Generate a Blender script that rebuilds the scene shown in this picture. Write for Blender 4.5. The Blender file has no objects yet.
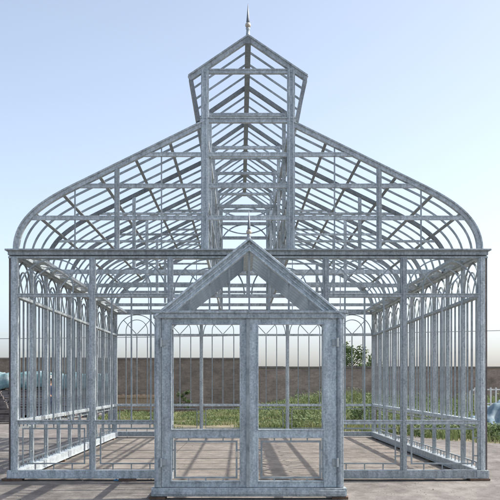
import bpy, bmesh, math, random
from mathutils import Vector, Matrix, noise as mnoise
random.seed(7)
V = Vector
S = 67.1                # photograph pixels per metre in the plane of the front wall
B = 1.158               # one bay
D1 = 2*B/0.161          # camera distance to the front wall
EYE = 1.4
GZ = -0.035             # ground level (the sill rests on thin blocks)
XC = (248-240)/S        # middle of the greenhouse
DEPTH = 10*B
X_AX, Y_AX, Z_AX = V((1,0,0)), V((0,1,0)), V((0,0,1))

sc = bpy.context.scene
col = sc.collection

def zz(py): return EYE + (384-py)/S               # height of something in the front plane
def uu(u): return u/S
def gpt(px, py):                                   # a point of the ground
    D = D1*(EYE-GZ)*S/(py-384)
    return V(((px-240)/S*D/D1, D-D1, GZ))
def dpt(px, py, D):                                # a point at a known distance
    k = D/D1/S
    return V(((px-240)*k, D-D1, EYE+(384-py)*k))

# ------------------------------------------------------------------ materials
def new_mat(name):
    m = bpy.data.materials.new(name); m.use_nodes = True
    nt = m.node_tree; b = nt.nodes['Principled BSDF']
    return m, nt, b
def N(nt, t, **kw):
    n = nt.nodes.new(t)
    for k, v in kw.items():
        if k in n.inputs: n.inputs[k].default_value = v
        else: setattr(n, k, v)
    return n
def ramp(nt, stops):
    r = nt.nodes.new('ShaderNodeValToRGB')
    e = r.color_ramp.elements
    while len(e) < len(stops): e.new(0.5)
    for i, (p, c) in enumerate(stops):
        e[i].position = p; e[i].color = (*c, 1)
    return r
def noisy(name, stops, scale=5.0, rough=0.8, metal=0.0, bump=0.0, bscale=40.0, detail=6.0, stretch=None):
    m, nt, b = new_mat(name)
    tc = N(nt, 'ShaderNodeTexCoord'); src = tc.outputs['Object']
    if stretch:
        mp = N(nt, 'ShaderNodeMapping'); mp.inputs['Scale'].default_value = stretch
        nt.links.new(src, mp.inputs['Vector']); src = mp.outputs['Vector']
    n = N(nt, 'ShaderNodeTexNoise', Scale=scale, Detail=detail, Roughness=0.65)
    nt.links.new(src, n.inputs['Vector'])
    r = ramp(nt, stops); nt.links.new(n.outputs['Fac'], r.inputs['Fac'])
    nt.links.new(r.outputs['Color'], b.inputs['Base Color'])
    b.inputs['Roughness'].default_value = rough; b.inputs['Metallic'].default_value = metal
    if bump:
        n2 = N(nt, 'ShaderNodeTexNoise', Scale=bscale, Detail=5.0)
        nt.links.new(src, n2.inputs['Vector'])
        bp = N(nt, 'ShaderNodeBump', Strength=bump, Distance=0.02)
        nt.links.new(n2.outputs['Fac'], bp.inputs['Height']); nt.links.new(bp.outputs['Normal'], b.inputs['Normal'])
    return m

def steel_mat(name, lo, hi, streak):
    m, nt, b = new_mat(name)
    tc = N(nt, 'ShaderNodeTexCoord')
    st = N(nt, 'ShaderNodeMapping'); st.inputs['Scale'].default_value = (1.0,1.0,0.22); nt.links.new(tc.outputs['Object'], st.inputs['Vector'])
    n1 = N(nt, 'ShaderNodeTexNoise', Scale=13.0, Detail=9.0, Roughness=0.72)
    nt.links.new(st.outputs['Vector'], n1.inputs['Vector'])
    vo = N(nt, 'ShaderNodeTexVoronoi', Scale=55.0); nt.links.new(tc.outputs['Object'], vo.inputs['Vector'])
    n3 = N(nt, 'ShaderNodeTexNoise', Scale=34.0, Detail=6.0, Roughness=0.7); nt.links.new(tc.outputs['Object'], n3.inputs['Vector'])
    mx = N(nt, 'ShaderNodeMix', data_type='FLOAT'); mx.inputs[0].default_value = 0.45
    nt.links.new(n1.outputs['Fac'], mx.inputs[2]); nt.links.new(n3.outputs['Fac'], mx.inputs[3])
    sp = N(nt, 'ShaderNodeSeparateColor'); nt.links.new(vo.outputs['Color'], sp.inputs['Color'])
    mx2 = N(nt, 'ShaderNodeMix', data_type='FLOAT'); mx2.inputs[0].default_value = 0.07
    nt.links.new(mx.outputs[0], mx2.inputs[2]); nt.links.new(sp.outputs[0], mx2.inputs[3])
    r = ramp(nt, [(0.33, lo), (0.5, tuple((a+c)/2 for a, c in zip(lo, hi))), (0.66, hi)])
    nt.links.new(mx2.outputs[0], r.inputs['Fac'])
    # brownish dirt in irregular spots
    n4 = N(nt, 'ShaderNodeTexNoise', Scale=1.7, Detail=9.0, Roughness=0.75); nt.links.new(tc.outputs['Object'], n4.inputs['Vector'])
    r4 = ramp(nt, [(0.56, (0,0,0)), (0.72, (1,1,1))]); nt.links.new(n4.outputs['Fac'], r4.inputs['Fac'])
    mu = N(nt, 'ShaderNodeMath', operation='MULTIPLY'); mu.inputs[1].default_value = streak
    nt.links.new(r4.outputs['Color'], mu.inputs[0])
    mc = N(nt, 'ShaderNodeMix', data_type='RGBA'); mc.inputs[7].default_value = (0.17, 0.135, 0.105, 1)
    nt.links.new(mu.outputs[0], mc.inputs[0]); nt.links.new(r.outputs['Color'], mc.inputs[6])
    oi = N(nt, 'ShaderNodeObjectInfo'); vr = N(nt, 'ShaderNodeMapRange'); vr.inputs['To Min'].default_value = 0.74; vr.inputs['To Max'].default_value = 1.14
    nt.links.new(oi.outputs['Random'], vr.inputs['Value'])
    hs = N(nt, 'ShaderNodeHueSaturation'); nt.links.new(vr.outputs[0], hs.inputs['Value']); nt.links.new(mc.outputs[2], hs.inputs['Color'])
    nt.links.new(hs.outputs[0], b.inputs['Base Color'])
    rr = N(nt, 'ShaderNodeMapRange'); rr.inputs['To Min'].default_value = 0.42; rr.inputs['To Max'].default_value = 0.68
    nt.links.new(n3.outputs['Fac'], rr.inputs['Value']); nt.links.new(rr.outputs[0], b.inputs['Roughness'])
    b.inputs['Metallic'].default_value = 0.42
    bp = N(nt, 'ShaderNodeBump', Strength=0.12, Distance=0.004)
    nt.links.new(n3.outputs['Fac'], bp.inputs['Height']); nt.links.new(bp.outputs['Normal'], b.inputs['Normal'])
    return m

STEEL = steel_mat('galvanised_steel', (0.17,0.198,0.208), (0.71,0.775,0.80), 0.4)
STEEL_SHADE = steel_mat('shaded_galvanised_steel', (0.11,0.125,0.13), (0.36,0.39,0.40), 0.4)  # darker copy of the steel: underside shade of the roof members put into colour
STEEL_P = steel_mat('galvanised_steel_porch', (0.17,0.21,0.228), (0.69,0.77,0.81), 0.25)
STEEL_B = noisy('galvanised_bar', [(0.3,(0.17,0.2,0.21)),(0.7,(0.43,0.475,0.485))], 4.0, 0.5, 0.4)
RUSTY = noisy('browned_steel', [(0.3,(0.075,0.062,0.058)),(0.7,(0.17,0.15,0.145))], 5.0, 0.75, 0.1)
STEEL_D = noisy('dull_steel', [(0.3,(0.12,0.135,0.15)),(0.7,(0.24,0.265,0.285))], 6.0, 0.5, 0.4)
BRASS = noisy('pale_zinc', [(0.3,(0.4,0.36,0.3)),(0.7,(0.62,0.58,0.5))], 9.0, 0.4, 0.5)

# ------------------------------------------------------------------ mesh helpers
_j = [0]
def jit():
    _j[0] = (_j[0]*7 + 5) % 23
    return (_j[0]-11)*0.00016
class MB:
    def __init__(s): s.v = []; s.f = []; s.mi = []
    def add(s, vs, fs, mi=0):
        o = len(s.v); s.v += [tuple(v) for v in vs]
        s.f += [tuple(i+o for i in f) for f in fs]; s.mi += [mi]*len(fs)
    def box(s, x0, x1, y0, y1, z0, z1, mi=0):
        vs = [(x,y,z) for z in (z0,z1) for y in (y0,y1) for x in (x0,x1)]
        s.add(vs, [(0,2,3,1),(4,5,7,6),(0,1,5,4),(2,6,7,3),(0,4,6,2),(1,3,7,5)], mi)
    def sweep(s, pts, b, w, d, closed=False, mi=0):
        pts = [V(p) for p in pts]; b = V(b).normalized(); n = len(pts)
        w += jit(); d += jit(); vs = []
        for i, p in enumerate(pts):
            if closed: a, c = pts[i-1], pts[(i+1) % n]
            else: a, c = pts[max(i-1,0)], pts[min(i+1,n-1)]
            t0 = (p-a).normalized() if (p-a).length > 1e-9 else (c-p).normalized()
            t1 = (c-p).normalized() if (c-p).length > 1e-9 else t0
            t = (t0+t1).normalized(); nn = b.cross(t).normalized()
            k = 1.0/max(0.5, t.dot(t1))
            h = nn*(w/2*k); g = b*(d/2)
            vs += [p-h-g, p+h-g, p+h+g, p-h+g]
        fs = []
        m = n if closed else n-1
        for i in range(m):
            a, c = 4*i, 4*((i+1) % n)
            for q in range(4): fs.append((a+q, a+(q+1)%4, c+(q+1)%4, c+q))
        if not closed: fs += [(3,2,1,0), (4*n-4,4*n-3,4*n-2,4*n-1)]
        s.add(vs, fs, mi)
    def bar(s, p0, p1, w, d, b=(0,1,0), mi=0):
        p0, p1, b = V(p0), V(p1), V(b); t = (p1-p0).normalized()
        b = (b - t*b.dot(t)).normalized()
        s.sweep([p0,p1], b, w, d, mi=mi)
    def lathe(s, prof, c, n=16, mi=0):
        c = V(c); vs = []; fs = []
        for r, z in prof:
            for k in range(n):
                a = 2*math.pi*k/n; vs.append((c.x+r*math.cos(a), c.y+r*math.sin(a), c.z+z))
        for i in range(len(prof)-1):
            for k in range(n):
                a, bb = i*n+k, i*n+(k+1)%n
                fs.append((a, bb, bb+n, a+n))
        fs.append(tuple(range(n-1,-1,-1))); fs.append(tuple((len(prof)-1)*n+k for k in range(n)))
        s.add(vs, fs, mi)
    def tube(s, pts, rads, n=8, mi=0):
        vs = []; fs = []
        for i, p in enumerate(pts):
            p = V(p); t = (V(pts[min(i+1,len(pts)-1)])-V(pts[max(i-1,0)])).normalized()
            a = t.orthogonal().normalized(); c = t.cross(a)
            for k in range(n):
                q = 2*math.pi*k/n; vs.append(p+(a*math.cos(q)+c*math.sin(q))*rads[i])
        for i in range(len(pts)-1):
            for k in range(n):
                a, bb = i*n+k, i*n+(k+1)%n; fs.append((a,bb,bb+n,a+n))
        fs.append(tuple(range(n-1,-1,-1))); fs.append(tuple((len(pts)-1)*n+k for k in range(n)))
        s.add(vs, fs, mi)
    def build(s, name, mat, parent=None, smooth=False, loc=None, bevel=0):
        me = bpy.data.meshes.new(name)
        vs = s.v
        o = bpy.data.objects.new(name, me); col.objects.link(o)
        origin = V(loc) if loc is not None else V((0,0,0))
        if loc is not None: vs = [tuple(V(v)-origin) for v in s.v]
        me.from_pydata(vs, [], s.f)
        for m in (mat if isinstance(mat, (list,tuple)) else [mat]): me.materials.append(m)
        if any(s.mi): me.polygons.foreach_set('material_index', s.mi)
        bm = bmesh.new(); bm.from_mesh(me); bmesh.ops.recalc_face_normals(bm, faces=bm.faces); bm.to_mesh(me); bm.free()
        if smooth: me.polygons.foreach_set('use_smooth', [True]*len(me.polygons))
        o.location = origin
        if parent is not None:
            o.parent = parent
            w = V((0,0,0)); q = parent
            while q is not None: w += q.location; q = q.parent
            o.location = origin - w
        if bevel:
            md = o.modifiers.new('bevel', 'BEVEL'); md.width = bevel; md.segments = 2; md.limit_method = 'ANGLE'
        me.update()
        return o

def tag(o, label=None, cat=None, group=None, kind=None):
    if label: o['label'] = label
    if cat: o['category'] = cat
    if group: o['group'] = group
    if kind: o['kind'] = kind
    return o
def empty(name, loc, label, cat, group=None):
    o = bpy.data.objects.new(name, None); col.objects.link(o); o.location = loc
    o.empty_display_size = 0.3
    return tag(o, label, cat, group)

# ------------------------------------------------------------------ greenhouse
GH = empty('greenhouse', (XC, DEPTH/2, 0),
           'large unglazed grey galvanised steel greenhouse frame with curved roof, raised lantern and gabled porch', 'greenhouse')
Z0, ZD, ZT, ZE0, ZE1 = 0.12, zz(422.5), zz(295.7), zz(257.5), zz(250)
HALF = 3*B

def arc(c, r, a0, a1, e, n=18):
    return [c + e*(r*math.cos(a0+(a1-a0)*i/n)) + Z_AX*(r*math.sin(a0+(a1-a0)*i/n)) for i in range(n+1)]

def bay_fill(parent, p, e, nrm, w, top_only=False):
    """the light ironwork of one bay: fanlight over the transom, three bars, decorated lower panel"""
    c = p + e*(w/2)
    fan = MB(); cz = c + Z_AX*(ZT+0.02)
    ro = w/2-0.055; ri = w/4
    fan.sweep(arc(cz, ro, 0, math.pi, e, 26), nrm, 0.020, 0.026)
    fan.sweep(arc(cz+Z_AX*0.10, ri, 0, math.pi, e, 20), nrm, 0.018, 0.022)
    for sgn in (-1,1):
        q = cz + e*(sgn*ri); fan.bar(q, q+Z_AX*0.11, 0.018, 0.021, nrm)
        d = e*(sgn*math.cos(math.radians(47)))+Z_AX*math.sin(math.radians(47))
        fan.bar(cz+d*0.02, cz+d*(ro-0.005), 0.018, 0.019, nrm)
    fan.build('fanlight', STEEL_B, parent, loc=cz)
    if top_only:
        m = MB(); m.bar(p+Z_AX*ZT, p+e*w+Z_AX*ZT, 0.044, 0.05, nrm); m.build('transom', STEEL, parent, loc=c+Z_AX*ZT); return
    for k in (1,2,3):
        m = MB(); q = p + e*(w*k/4+random.uniform(-0.004,0.004))
        m.bar(q+Z_AX*(ZD+0.03), q+Z_AX*(ZT-0.03), 0.023, 0.028, nrm)
        m.build('glazing_bar', STEEL_B, parent, loc=q)
    g = MB(); a, b2 = p+e*0.12, p+e*(w-0.12); zl, zh = 0.215, 0.735
    loop = [a+Z_AX*zl, b2+Z_AX*zl, b2+Z_AX*zh, a+Z_AX*zh]
    g.sweep(loop, nrm, 0.02, 0.024, closed=True)
    for t in (0.2, 0.5, 0.8):
        q = a+(b2-a)*t
        g.bar(q+Z_AX*0.125, q+Z_AX*(zl-0.01), 0.016, 0.018, nrm); g.bar(q+Z_AX*(zh+0.01), q+Z_AX*(ZD-0.02), 0.016, 0.018, nrm)
    for z in (0.33, 0.6):
        g.bar(p+e*0.05+Z_AX*z, a+Z_AX*z, 0.016, 0.018, nrm); g.bar(b2+Z_AX*z, p+e*(w-0.05)+Z_AX*z, 0.016, 0.018, nrm)
    g.build('panel_grille', STEEL_B, parent, loc=c)

def rect_post(mb, p, z0, z1, w, d, e, nrm, rib=True):
    p = V(p)
    mb.bar(p+Z_AX*z0, p+Z_AX*z1, w, d, nrm)
    if rib:   # raised glazing rib down the outer face
        for s in (-1, 1):
            q = p + nrm*(s*(d/2+0.006)); mb.bar(q+Z_AX*(z0+0.002), q+Z_AX*(z1-0.002), w*0.42, 0.016, nrm)
        for zb in (Z0+0.05, ZD-0.01, ZD+0.07, ZT-0.06, ZT+0.06, ZE0-0.05):
            for sx in (-1,1):
                c = p+nrm*(d/2+0.003)+e*(sx*w*0.36)+Z_AX*zb; mb.bar(c-Z_AX*0.008, c+Z_AX*0.008, 0.016, 0.011, nrm)

def wall(name, origin, e, nrm, nb, skip=(), pd=0.10, pw=0.088):
    """origin = outer line of the wall; nrm points outside"""
    o = V(origin)
    runs = []; cur = None
    for i in range(nb):
        if i in skip: cur = None; continue
        if cur is None: cur = [i, i+1]; runs.append(cur)
        else: cur[1] = i+1
    mains = []
    for a, b in runs:
        f, fs, fd = MB(), MB(), MB(); pa, pb = o+e*(a*B), o+e*(b*B)
        ext = 0.10
        ea = e*ext if a == 0 else V((0,0,0)); eb = e*ext if b == nb else V((0,0,0))
        fs.bar(pa-ea+Z_AX*0.068, pb+eb+Z_AX*0.068, 0.104, 0.17, nrm)
        fs.bar(pa-ea*0.8+Z_AX*0.008, pb+eb*0.8+Z_AX*0.008, 0.016, 0.21, nrm)
        fd.bar(pa+Z_AX*ZD, pb+Z_AX*ZD, 0.052, 0.085, nrm)
        fd.bar(pa+nrm*0.012+Z_AX*(ZD+0.03), pb+nrm*0.012+Z_AX*(ZD+0.03), 0.014, 0.10, nrm)
        f.bar(pa+Z_AX*ZT, pb+Z_AX*ZT, 0.046, 0.080, nrm)
        f.bar(pa+nrm*0.012+Z_AX*(ZT+0.024), pb+nrm*0.012+Z_AX*(ZT+0.024), 0.012, 0.092, nrm)
        mains.append((b, f.build(name, STEEL, GH, loc=(pa+pb)/2, bevel=0.004)))
        fs.build('sill', STEEL, mains[-1][1], loc=(pa+pb)/2, bevel=0.004); fd.build('dado_rail', STEEL, mains[-1][1], loc=(pa+pb)/2+Z_AX*ZD, bevel=0.004)
    for i in range(nb+1):
        corner = i in (0, nb)
        if corner: continue
        p = o+e*(i*B); m = MB(); main = next((mm for bb, mm in mains if i <= bb), mains[-1][1])
        over = i in skip and (i-1) in skip
        if over:
            m.bar(p+Z_AX*(ZT-0.02), p+Z_AX*ZE0, 0.05, 0.06, nrm); m.build('post', STEEL, main, loc=p); continue
        rect_post(m, p, Z0, ZE0, pw, pd, e, nrm, rib=pd > 0.08)
        m.build('post', STEEL, main, loc=p, bevel=0.004)
    for i in range(nb):
        main = next((mm for bb, mm in mains if i < bb), mains[-1][1])
        bay_fill(main, o+e*(i*B), e, nrm, B, i in skip)
    return mains

L, R = XC-HALF, XC+HALF
fw = wall('front_wall', (L,0,0), X_AX, -Y_AX, 6, skip=(2,3))
rw = wall('rear_wall', (L,DEPTH,0), X_AX, Y_AX, 6)
lw = wall('side_wall', (L,0,0), Y_AX, -X_AX, 10, pd=0.062, pw=0.07)
rr_ = wall('side_wall', (R,0,0), Y_AX, X_AX, 10, pd=0.062, pw=0.07)
for x in (L, R):
    for y in (0, DEPTH):
        m = MB(); sx = -1 if x == L else 1; sy = -1 if y == 0 else 1
        p = V((x,y,0))
        m.bar(p+Z_AX*0.122, p+Z_AX*ZE0, 0.10, 0.104, Y_AX)
        es = MB(); q = p+V((sx*0.066,0,0)); es.bar(q+Z_AX*0.122, q+Z_AX*ZE0, 0.036, 0.05, Y_AX)
        q = p+V((0,sy*0.06,0)); m.bar(q+Z_AX*0.122, q+Z_AX*ZE0, 0.05, 0.018, Y_AX)
        cp = m.build('corner_post', STEEL, GH, loc=p, bevel=0.004); es.build('edge_strip', RUSTY, cp, loc=q)

# eave beams round the four sides
def eave(p0, p1, nrm, ext):
    m = MB(); p0, p1 = V(p0), V(p1); t = (p1-p0).normalized()
    zc = (ZE0+ZE1)/2
    m.bar(p0-nrm*0.03+Z_AX*(zc-0.006)-t*ext*0.68, p1-nrm*0.03+Z_AX*(zc-0.006)+t*ext*0.68, 0.104, 0.06, nrm)
    m.bar(p0+Z_AX*(zc+0.007)-t*ext*0.74, p1+Z_AX*(zc+0.007)+t*ext*0.74, 0.064, 0.125, nrm)
    m.bar(p0+nrm*0.025+Z_AX*(ZE1-0.008)-t*ext, p1+nrm*0.025+Z_AX*(ZE1-0.008)+t*ext, 0.024, 0.20, nrm)
    m.bar(p0-nrm*0.004+Z_AX*(ZE0-0.002)-t*ext*0.7, p1-nrm*0.004+Z_AX*(ZE0-0.002)+t*ext*0.7, 0.030, 0.12, nrm)
    return m.build('eave_beam', STEEL, GH, loc=(p0+p1)/2+Z_AX*zc, bevel=0.004)
eave((L,0,0),(R,0,0),-Y_AX,0.125); eave((L,DEPTH,0),(R,DEPTH,0),Y_AX,0.125)
eave((L,0.07,0),(L,DEPTH-0.07,0),-X_AX,0.0); eave((R,0.07,0),(R,DEPTH-0.07,0),X_AX,0.0)
# lattice stiffener lying flat along the inside of each eave
for x, s in ((L, 1), (R, -1)):
    m = MB(); z = ZE0+0.035; xi = x+s*0.30; xo = x+s*0.085
    m.bar((xi,0.08,z),(xi,DEPTH-0.08,z), 0.05, 0.045, X_AX)
    m.bar((xo,0.08,z-0.004),(xo,DEPTH-0.08,z-0.004), 0.04, 0.034, X_AX)
    nz = 20
    for i in range(nz):
        y0 = 0.1+(DEPTH-0.2)*i/nz; y1 = 0.1+(DEPTH-0.2)*(i+1)/nz
        a, b = ((xo,y0,z),(xi,y1,z)) if i % 2 == 0 else ((xi,y0,z),(xo,y1,z))
        m.bar(a, b, 0.055, 0.024, Z_AX)
        if i % 4 == 1: m.box(min(xo,xi)+0.01, max(xo,xi)-0.01, y0+0.1, y0+0.42, z-0.012, z+0.012)
    m.build('eave_lattice', STEEL, GH, loc=((xi+xo)/2, DEPTH/2, z))

# ---- roof section: u = distance from the middle (photo px in the front plane), y = photo row
def prof_left(inset=0.0):
    pts = [(44,120.5), (160,177.4)]
    P = [(160,177.4),(195,194.4),(234.5,212),(234.5,250)]
    for i in range(1, 19):
        t = i/18; a = (1-t)**3; b = 3*t*(1-t)**2; c = 3*t*t*(1-t); d = t**3
        pts.append((a*P[0][0]+b*P[1][0]+c*P[2][0]+d*P[3][0], a*P[0][1]+b*P[1][1]+c*P[2][1]+d*P[3][1]))
    out = []
    for i, p in enumerate(pts):
        q0, q1 = pts[max(i-1,0)], pts[min(i+1,len(pts)-1)]
        tx, ty = q1[0]-q0[0], q1[1]-q0[1]; l = math.hypot(tx,ty)
        out.append((p[0]-ty/l*inset, p[1]+tx/l*inset))   # towards the inside
    return out
PROF = prof_left()
def row_at(u):
    for (u0,y0),(u1,y1) in zip(PROF, PROF[1:]):
        if u0 <= u <= u1: return y0+(y1-y0)*(u-u0)/(u1-u0)
    return 250
def u_at(row):
    for (u0,y0),(u1,y1) in zip(PROF, PROF[1:]):
        if y0 <= row <= y1: return u0+(u1-u0)*(row-y0)/(y1-y0)
    return 234
def sp(sgn, u, row, y): return V((XC+sgn*uu(u), y, zz(row)))
CU = 43                   # half distance of the lantern posts
CE = (58.7, 76.5)         # lantern eave
CB = (48.0, 121.5)        # foot of the lantern side
CA = 36.5                 # lantern apex row

for k in range(6):
    y = 2*B*k; end = k in (0,5)
    w, d = (0.084, 0.09) if end else (0.062, 0.08)
    m = MB(); ins = w*S/2
    for s in (-1,1):
        m.sweep([sp(s,u,r,y) for u, r in prof_left(ins)], Y_AX, w, d)
        if end:   # moulded cap on the outer edge
            m.sweep([sp(s,u,r,y) for u, r in prof_left(0.9)], Y_AX, 0.022, 0.125)
    fr = m.build('roof_frame', STEEL if end else STEEL_SHADE, GH, loc=(XC,y,zz(200)))
    def sub(name, mb, c, mat=STEEL): return mb.build(name, mat, fr, loc=c)
    # ties across the frame at three heights (and the eave inside)
    for row in (155, 186.3, 218.3):
        ue = u_at(row)-3; m = MB()
        if end: m.bar(sp(-1,ue,row,y), sp(1,ue,row,y), 0.050, 0.062, Y_AX)
        else:
            for s in (-1,1):
                if s == 1: sub('tie_beam', m, sp(-1,ue/2,row,y)); m = MB()
                m.bar(sp(s,CU,row,y), sp(s,ue,row,y), 0.036, 0.055, Y_AX)
        if end: m.bar(sp(-1,ue-1,row-1.9,y), sp(1,ue-1,row-1.9,y), 0.012, 0.074, Y_AX)
        sub('tie_beam', m, (XC,y,zz(row)))
    if not end:
        m = MB(); m.bar((L+0.07,y,(ZE0+ZE1)/2), (R-0.07,y,(ZE0+ZE1)/2), 0.07, 0.07, Y_AX); sub('tie_beam', m, (XC,y,ZE0))
    for s in (-1,1):
        # upright between eave and rafter
        u = 131; m = MB(); m.bar(sp(s,u,250.4,y), sp(s,u,row_at(u)+4,y), 0.072 if end else 0.055, 0.07, Y_AX)
        if end: m.bar(sp(s,u,250.4,y-0.045), sp(s,u,row_at(u)+4,y-0.045), 0.03, 0.018, Y_AX)
        sub('upright', m, sp(s,u,250,y))
        m = MB(); m.bar(sp(s,CU,250.4,y), sp(s,CU,70,y), 0.115 if end else 0.064, 0.09, Y_AX)
        if end:
            for q in (-1,1): m.bar(sp(s,CU+q*2.0,250.6,y-0.058), sp(s,CU+q*2.0,70,y-0.058), 0.018, 0.016, Y_AX)
        sub('lantern_post', m, sp(s,CU,250,y))
        if end:
            for u in (86.5, 173):
                m = MB(); m.bar(sp(s,u,250.4,y), sp(s,u,row_at(u)+3,y), 0.020, 0.024, Y_AX); sub('gable_bar', m, sp(s,u,250,y), STEEL_B)
    # lantern: rafters, cap, two cross ties
    m = MB(); h = 0.075 if end else 0.06
    rise = (CE[1]-CA)/CE[0]
    m.sweep([sp(-1,CE[0],CE[1]+2.6,y), sp(1,0,CA+2.6,y), sp(1,CE[0],CE[1]+2.6,y)], Y_AX, h, 0.085)
    if end: m.sweep([sp(-1,CE[0]+0.6,CE[1]-0.2,y), sp(1,0,CA-0.4,y), sp(1,CE[0]+0.6,CE[1]-0.2,y)], Y_AX, 0.024, 0.12)
    sub('lantern_rafter', m, sp(1,0,CA,y), STEEL if end else STEEL_SHADE)
    m = MB(); m.bar(sp(-1,CU+3,71.7,y), sp(1,CU+3,71.7,y), 0.066 if end else 0.055, 0.075, Y_AX)
    if end: m.bar(sp(-1,CU+3,70.2,y), sp(1,CU+3,70.2,y), 0.018, 0.092, Y_AX)
    sub('lantern_tie', m, sp(1,0,71,y))
    m = MB(); m.bar(sp(-1,CU+5,120.5,y), sp(1,CU+5,120.5,y), 0.075 if end else 0.07, 0.076, Y_AX)
    if end: m.bar(sp(-1,CU+5,118.6,y), sp(1,CU+5,118.6,y), 0.018, 0.11, Y_AX)
    sub('lantern_tie', m, sp(1,0,120,y))
    for s in (-1,1):   # sloping end of the lantern side
        m = MB(); m.bar(sp(s,CE[0]-1.5,CE[1]+1,y), sp(s,CB[0]+1,CB[1],y), 0.055, 0.075, Y_AX); sub('lantern_brace', m, sp(s,CB[0],CB[1],y), STEEL_SHADE)
    if not end:        # curved braces hung under the lower tie
        m = MB(); rx = uu(CU-3); c = V((XC,y,zz(159)))
        m.sweep([c+V((rx*math.cos(a),0,uu(37)*math.sin(a))) for a in [math.pi*i/24 for i in range(25)]], Y_AX, 0.028, 0.03)
        if k in (3,4): m.sweep([V((XC+rx*t, y, zz(137-13*t*t))) for t in [i/10-1 for i in range(21)]], Y_AX, 0.026, 0.027)
        sub('arched_brace', m, c)

# purlins, glazing bars of the curved roof
for s in (-1,1):
    for u in (216, 187, 150.4, 114.4, 80, 49):
        r = row_at(u); m = MB(); dr = row_at(u+0.5)-row_at(u-0.5); t = V((s*1, 0, -dr)).normalized()
        nrm = V((-s*(-t.z*s), 0, 0))  # unused direction helper
        n = Y_AX.cross(t); n = n if n.z < 0 else -n
        c0 = sp(s,u,r,0)+n*0.055; c1 = sp(s,u,r,DEPTH)+n*0.055
        m.bar(c0, c1, 0.045, 0.035, n)
        m.build('purlin', STEEL_SHADE, GH, loc=(c0+c1)/2)
    for k in range(5):
        for q in (1,2,3):
            y = 2*B*(k+q/4); m = MB()
            m.sweep([sp(s,u,rw_,y) for u, rw_ in prof_left(1.2)][::1], Y_AX, 0.030, 0.026)
            m.build('roof_bar', STEEL_B, GH, loc=sp(s,140,200,y))
            m = MB(); m.bar(sp(s,0.8,CA+1.8,y), sp(s,CE[0],CE[1]+1.4,y), 0.028, 0.026, Y_AX)
            m.build('lantern_bar', STEEL_B, GH, loc=sp(s,30,56,y))
m = MB(); m.bar((XC,-0.05,zz(CA+5.2)), (XC,DEPTH+0.05,zz(CA+5.2)), 0.085, 0.085, X_AX)
m.build('ridge_beam', STEEL_SHADE, GH, loc=(XC,DEPTH/2,zz(CA)))
for s in (-1,1):
    side = MB()
    a0, a1 = sp(s,CE[0]-1.2,CE[1]+2.2,0.05), sp(s,CE[0]-1.2,CE[1]+2.2,DEPTH-0.05)
    b0, b1 = sp(s,CB[0]+0.6,CB[1]-0.5,0.05), sp(s,CB[0]+0.6,CB[1]-0.5,DEPTH-0.05)
    side.bar(a0, a1, 0.05, 0.055, X_AX); side.bar(b0, b1, 0.06, 0.05, X_AX)
    sd = side.build('lantern_sash', STEEL, GH, loc=(a0+b1)/2)
    for k in range(5):
        for q in (1,2,3):
            t = (k+q/4)/5; m = MB(); m.bar(a0.lerp(a1,t), b0.lerp(b1,t), 0.026, 0.024, Y_AX); m.build('sash_bar', STEEL_B, sd, loc=a0.lerp(a1,t))
    # open lattice girder between the lantern posts
    g = MB(); x = XC+s*uu(CU)
    for row, w in ((121,0.05),(187.5,0.035),(219.5,0.035),(249,0.05)):
        g.bar((x,0.06,zz(row)), (x,DEPTH-0.06,zz(row)), w, 0.042, X_AX)
    gd = g.build('lantern_girder', STEEL, GH, loc=(x,DEPTH/2,zz(185)))
    for k in range(10):
        m = MB(); yc = B*(k+0.5); c = V((x,yc,zz(234)))
        m.sweep([c+V((0,0.2*math.cos(a),0.2*math.sin(a))) for a in [2*math.pi*i/20 for i in range(20)]], X_AX, 0.022, 0.024, closed=True)
        m.sweep([V((x,yc+(B/2-0.05)*math.cos(a),zz(187.5)-0.02-0.4+0.4*math.sin(a))) for a in [math.pi*i/18 for i in range(19)]], X_AX, 0.022, 0.026)
        m.bar((x,yc-B/2,zz(187)), (x,yc-B/2,zz(249)), 0.034, 0.036, X_AX)
        m.build('ring_ornament', STEEL_B, gd, loc=c)

def finial(px_x, y, z, s, name='finial'):
    m = MB(); c = V((px_x,y,z))
    m.lathe([(0.055*s,-0.03*s),(0.06*s,0.0),(0.035*s,0.02*s),(0.028*s,0.11*s),(0.04*s,0.13*s),(0.03*s,0.15*s)], c, 16)
    o = m.build(name, STEEL, GH, loc=c, smooth=True)
    m = MB(); m.lathe([(0.048*s*math.sin(math.pi*i/10)+0.001, 0.19*s-0.048*s*math.cos(math.pi*i/10)) for i in range(11)], c, 18)
    m.build('ball', BRASS, o, loc=c, smooth=True)
    m = MB(); m.lathe([(0.022*s,0.225*s),(0.03*s,0.25*s),(0.026*s,0.28*s),(0.002,0.56*s)], c, 12); m.build('spike', STEEL_D, o, loc=c, smooth=True)
finial(XC, 0, zz(CA)+0.0, 0.88)
finial(XC, DEPTH, zz(CA)+0.0, 0.88)

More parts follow.
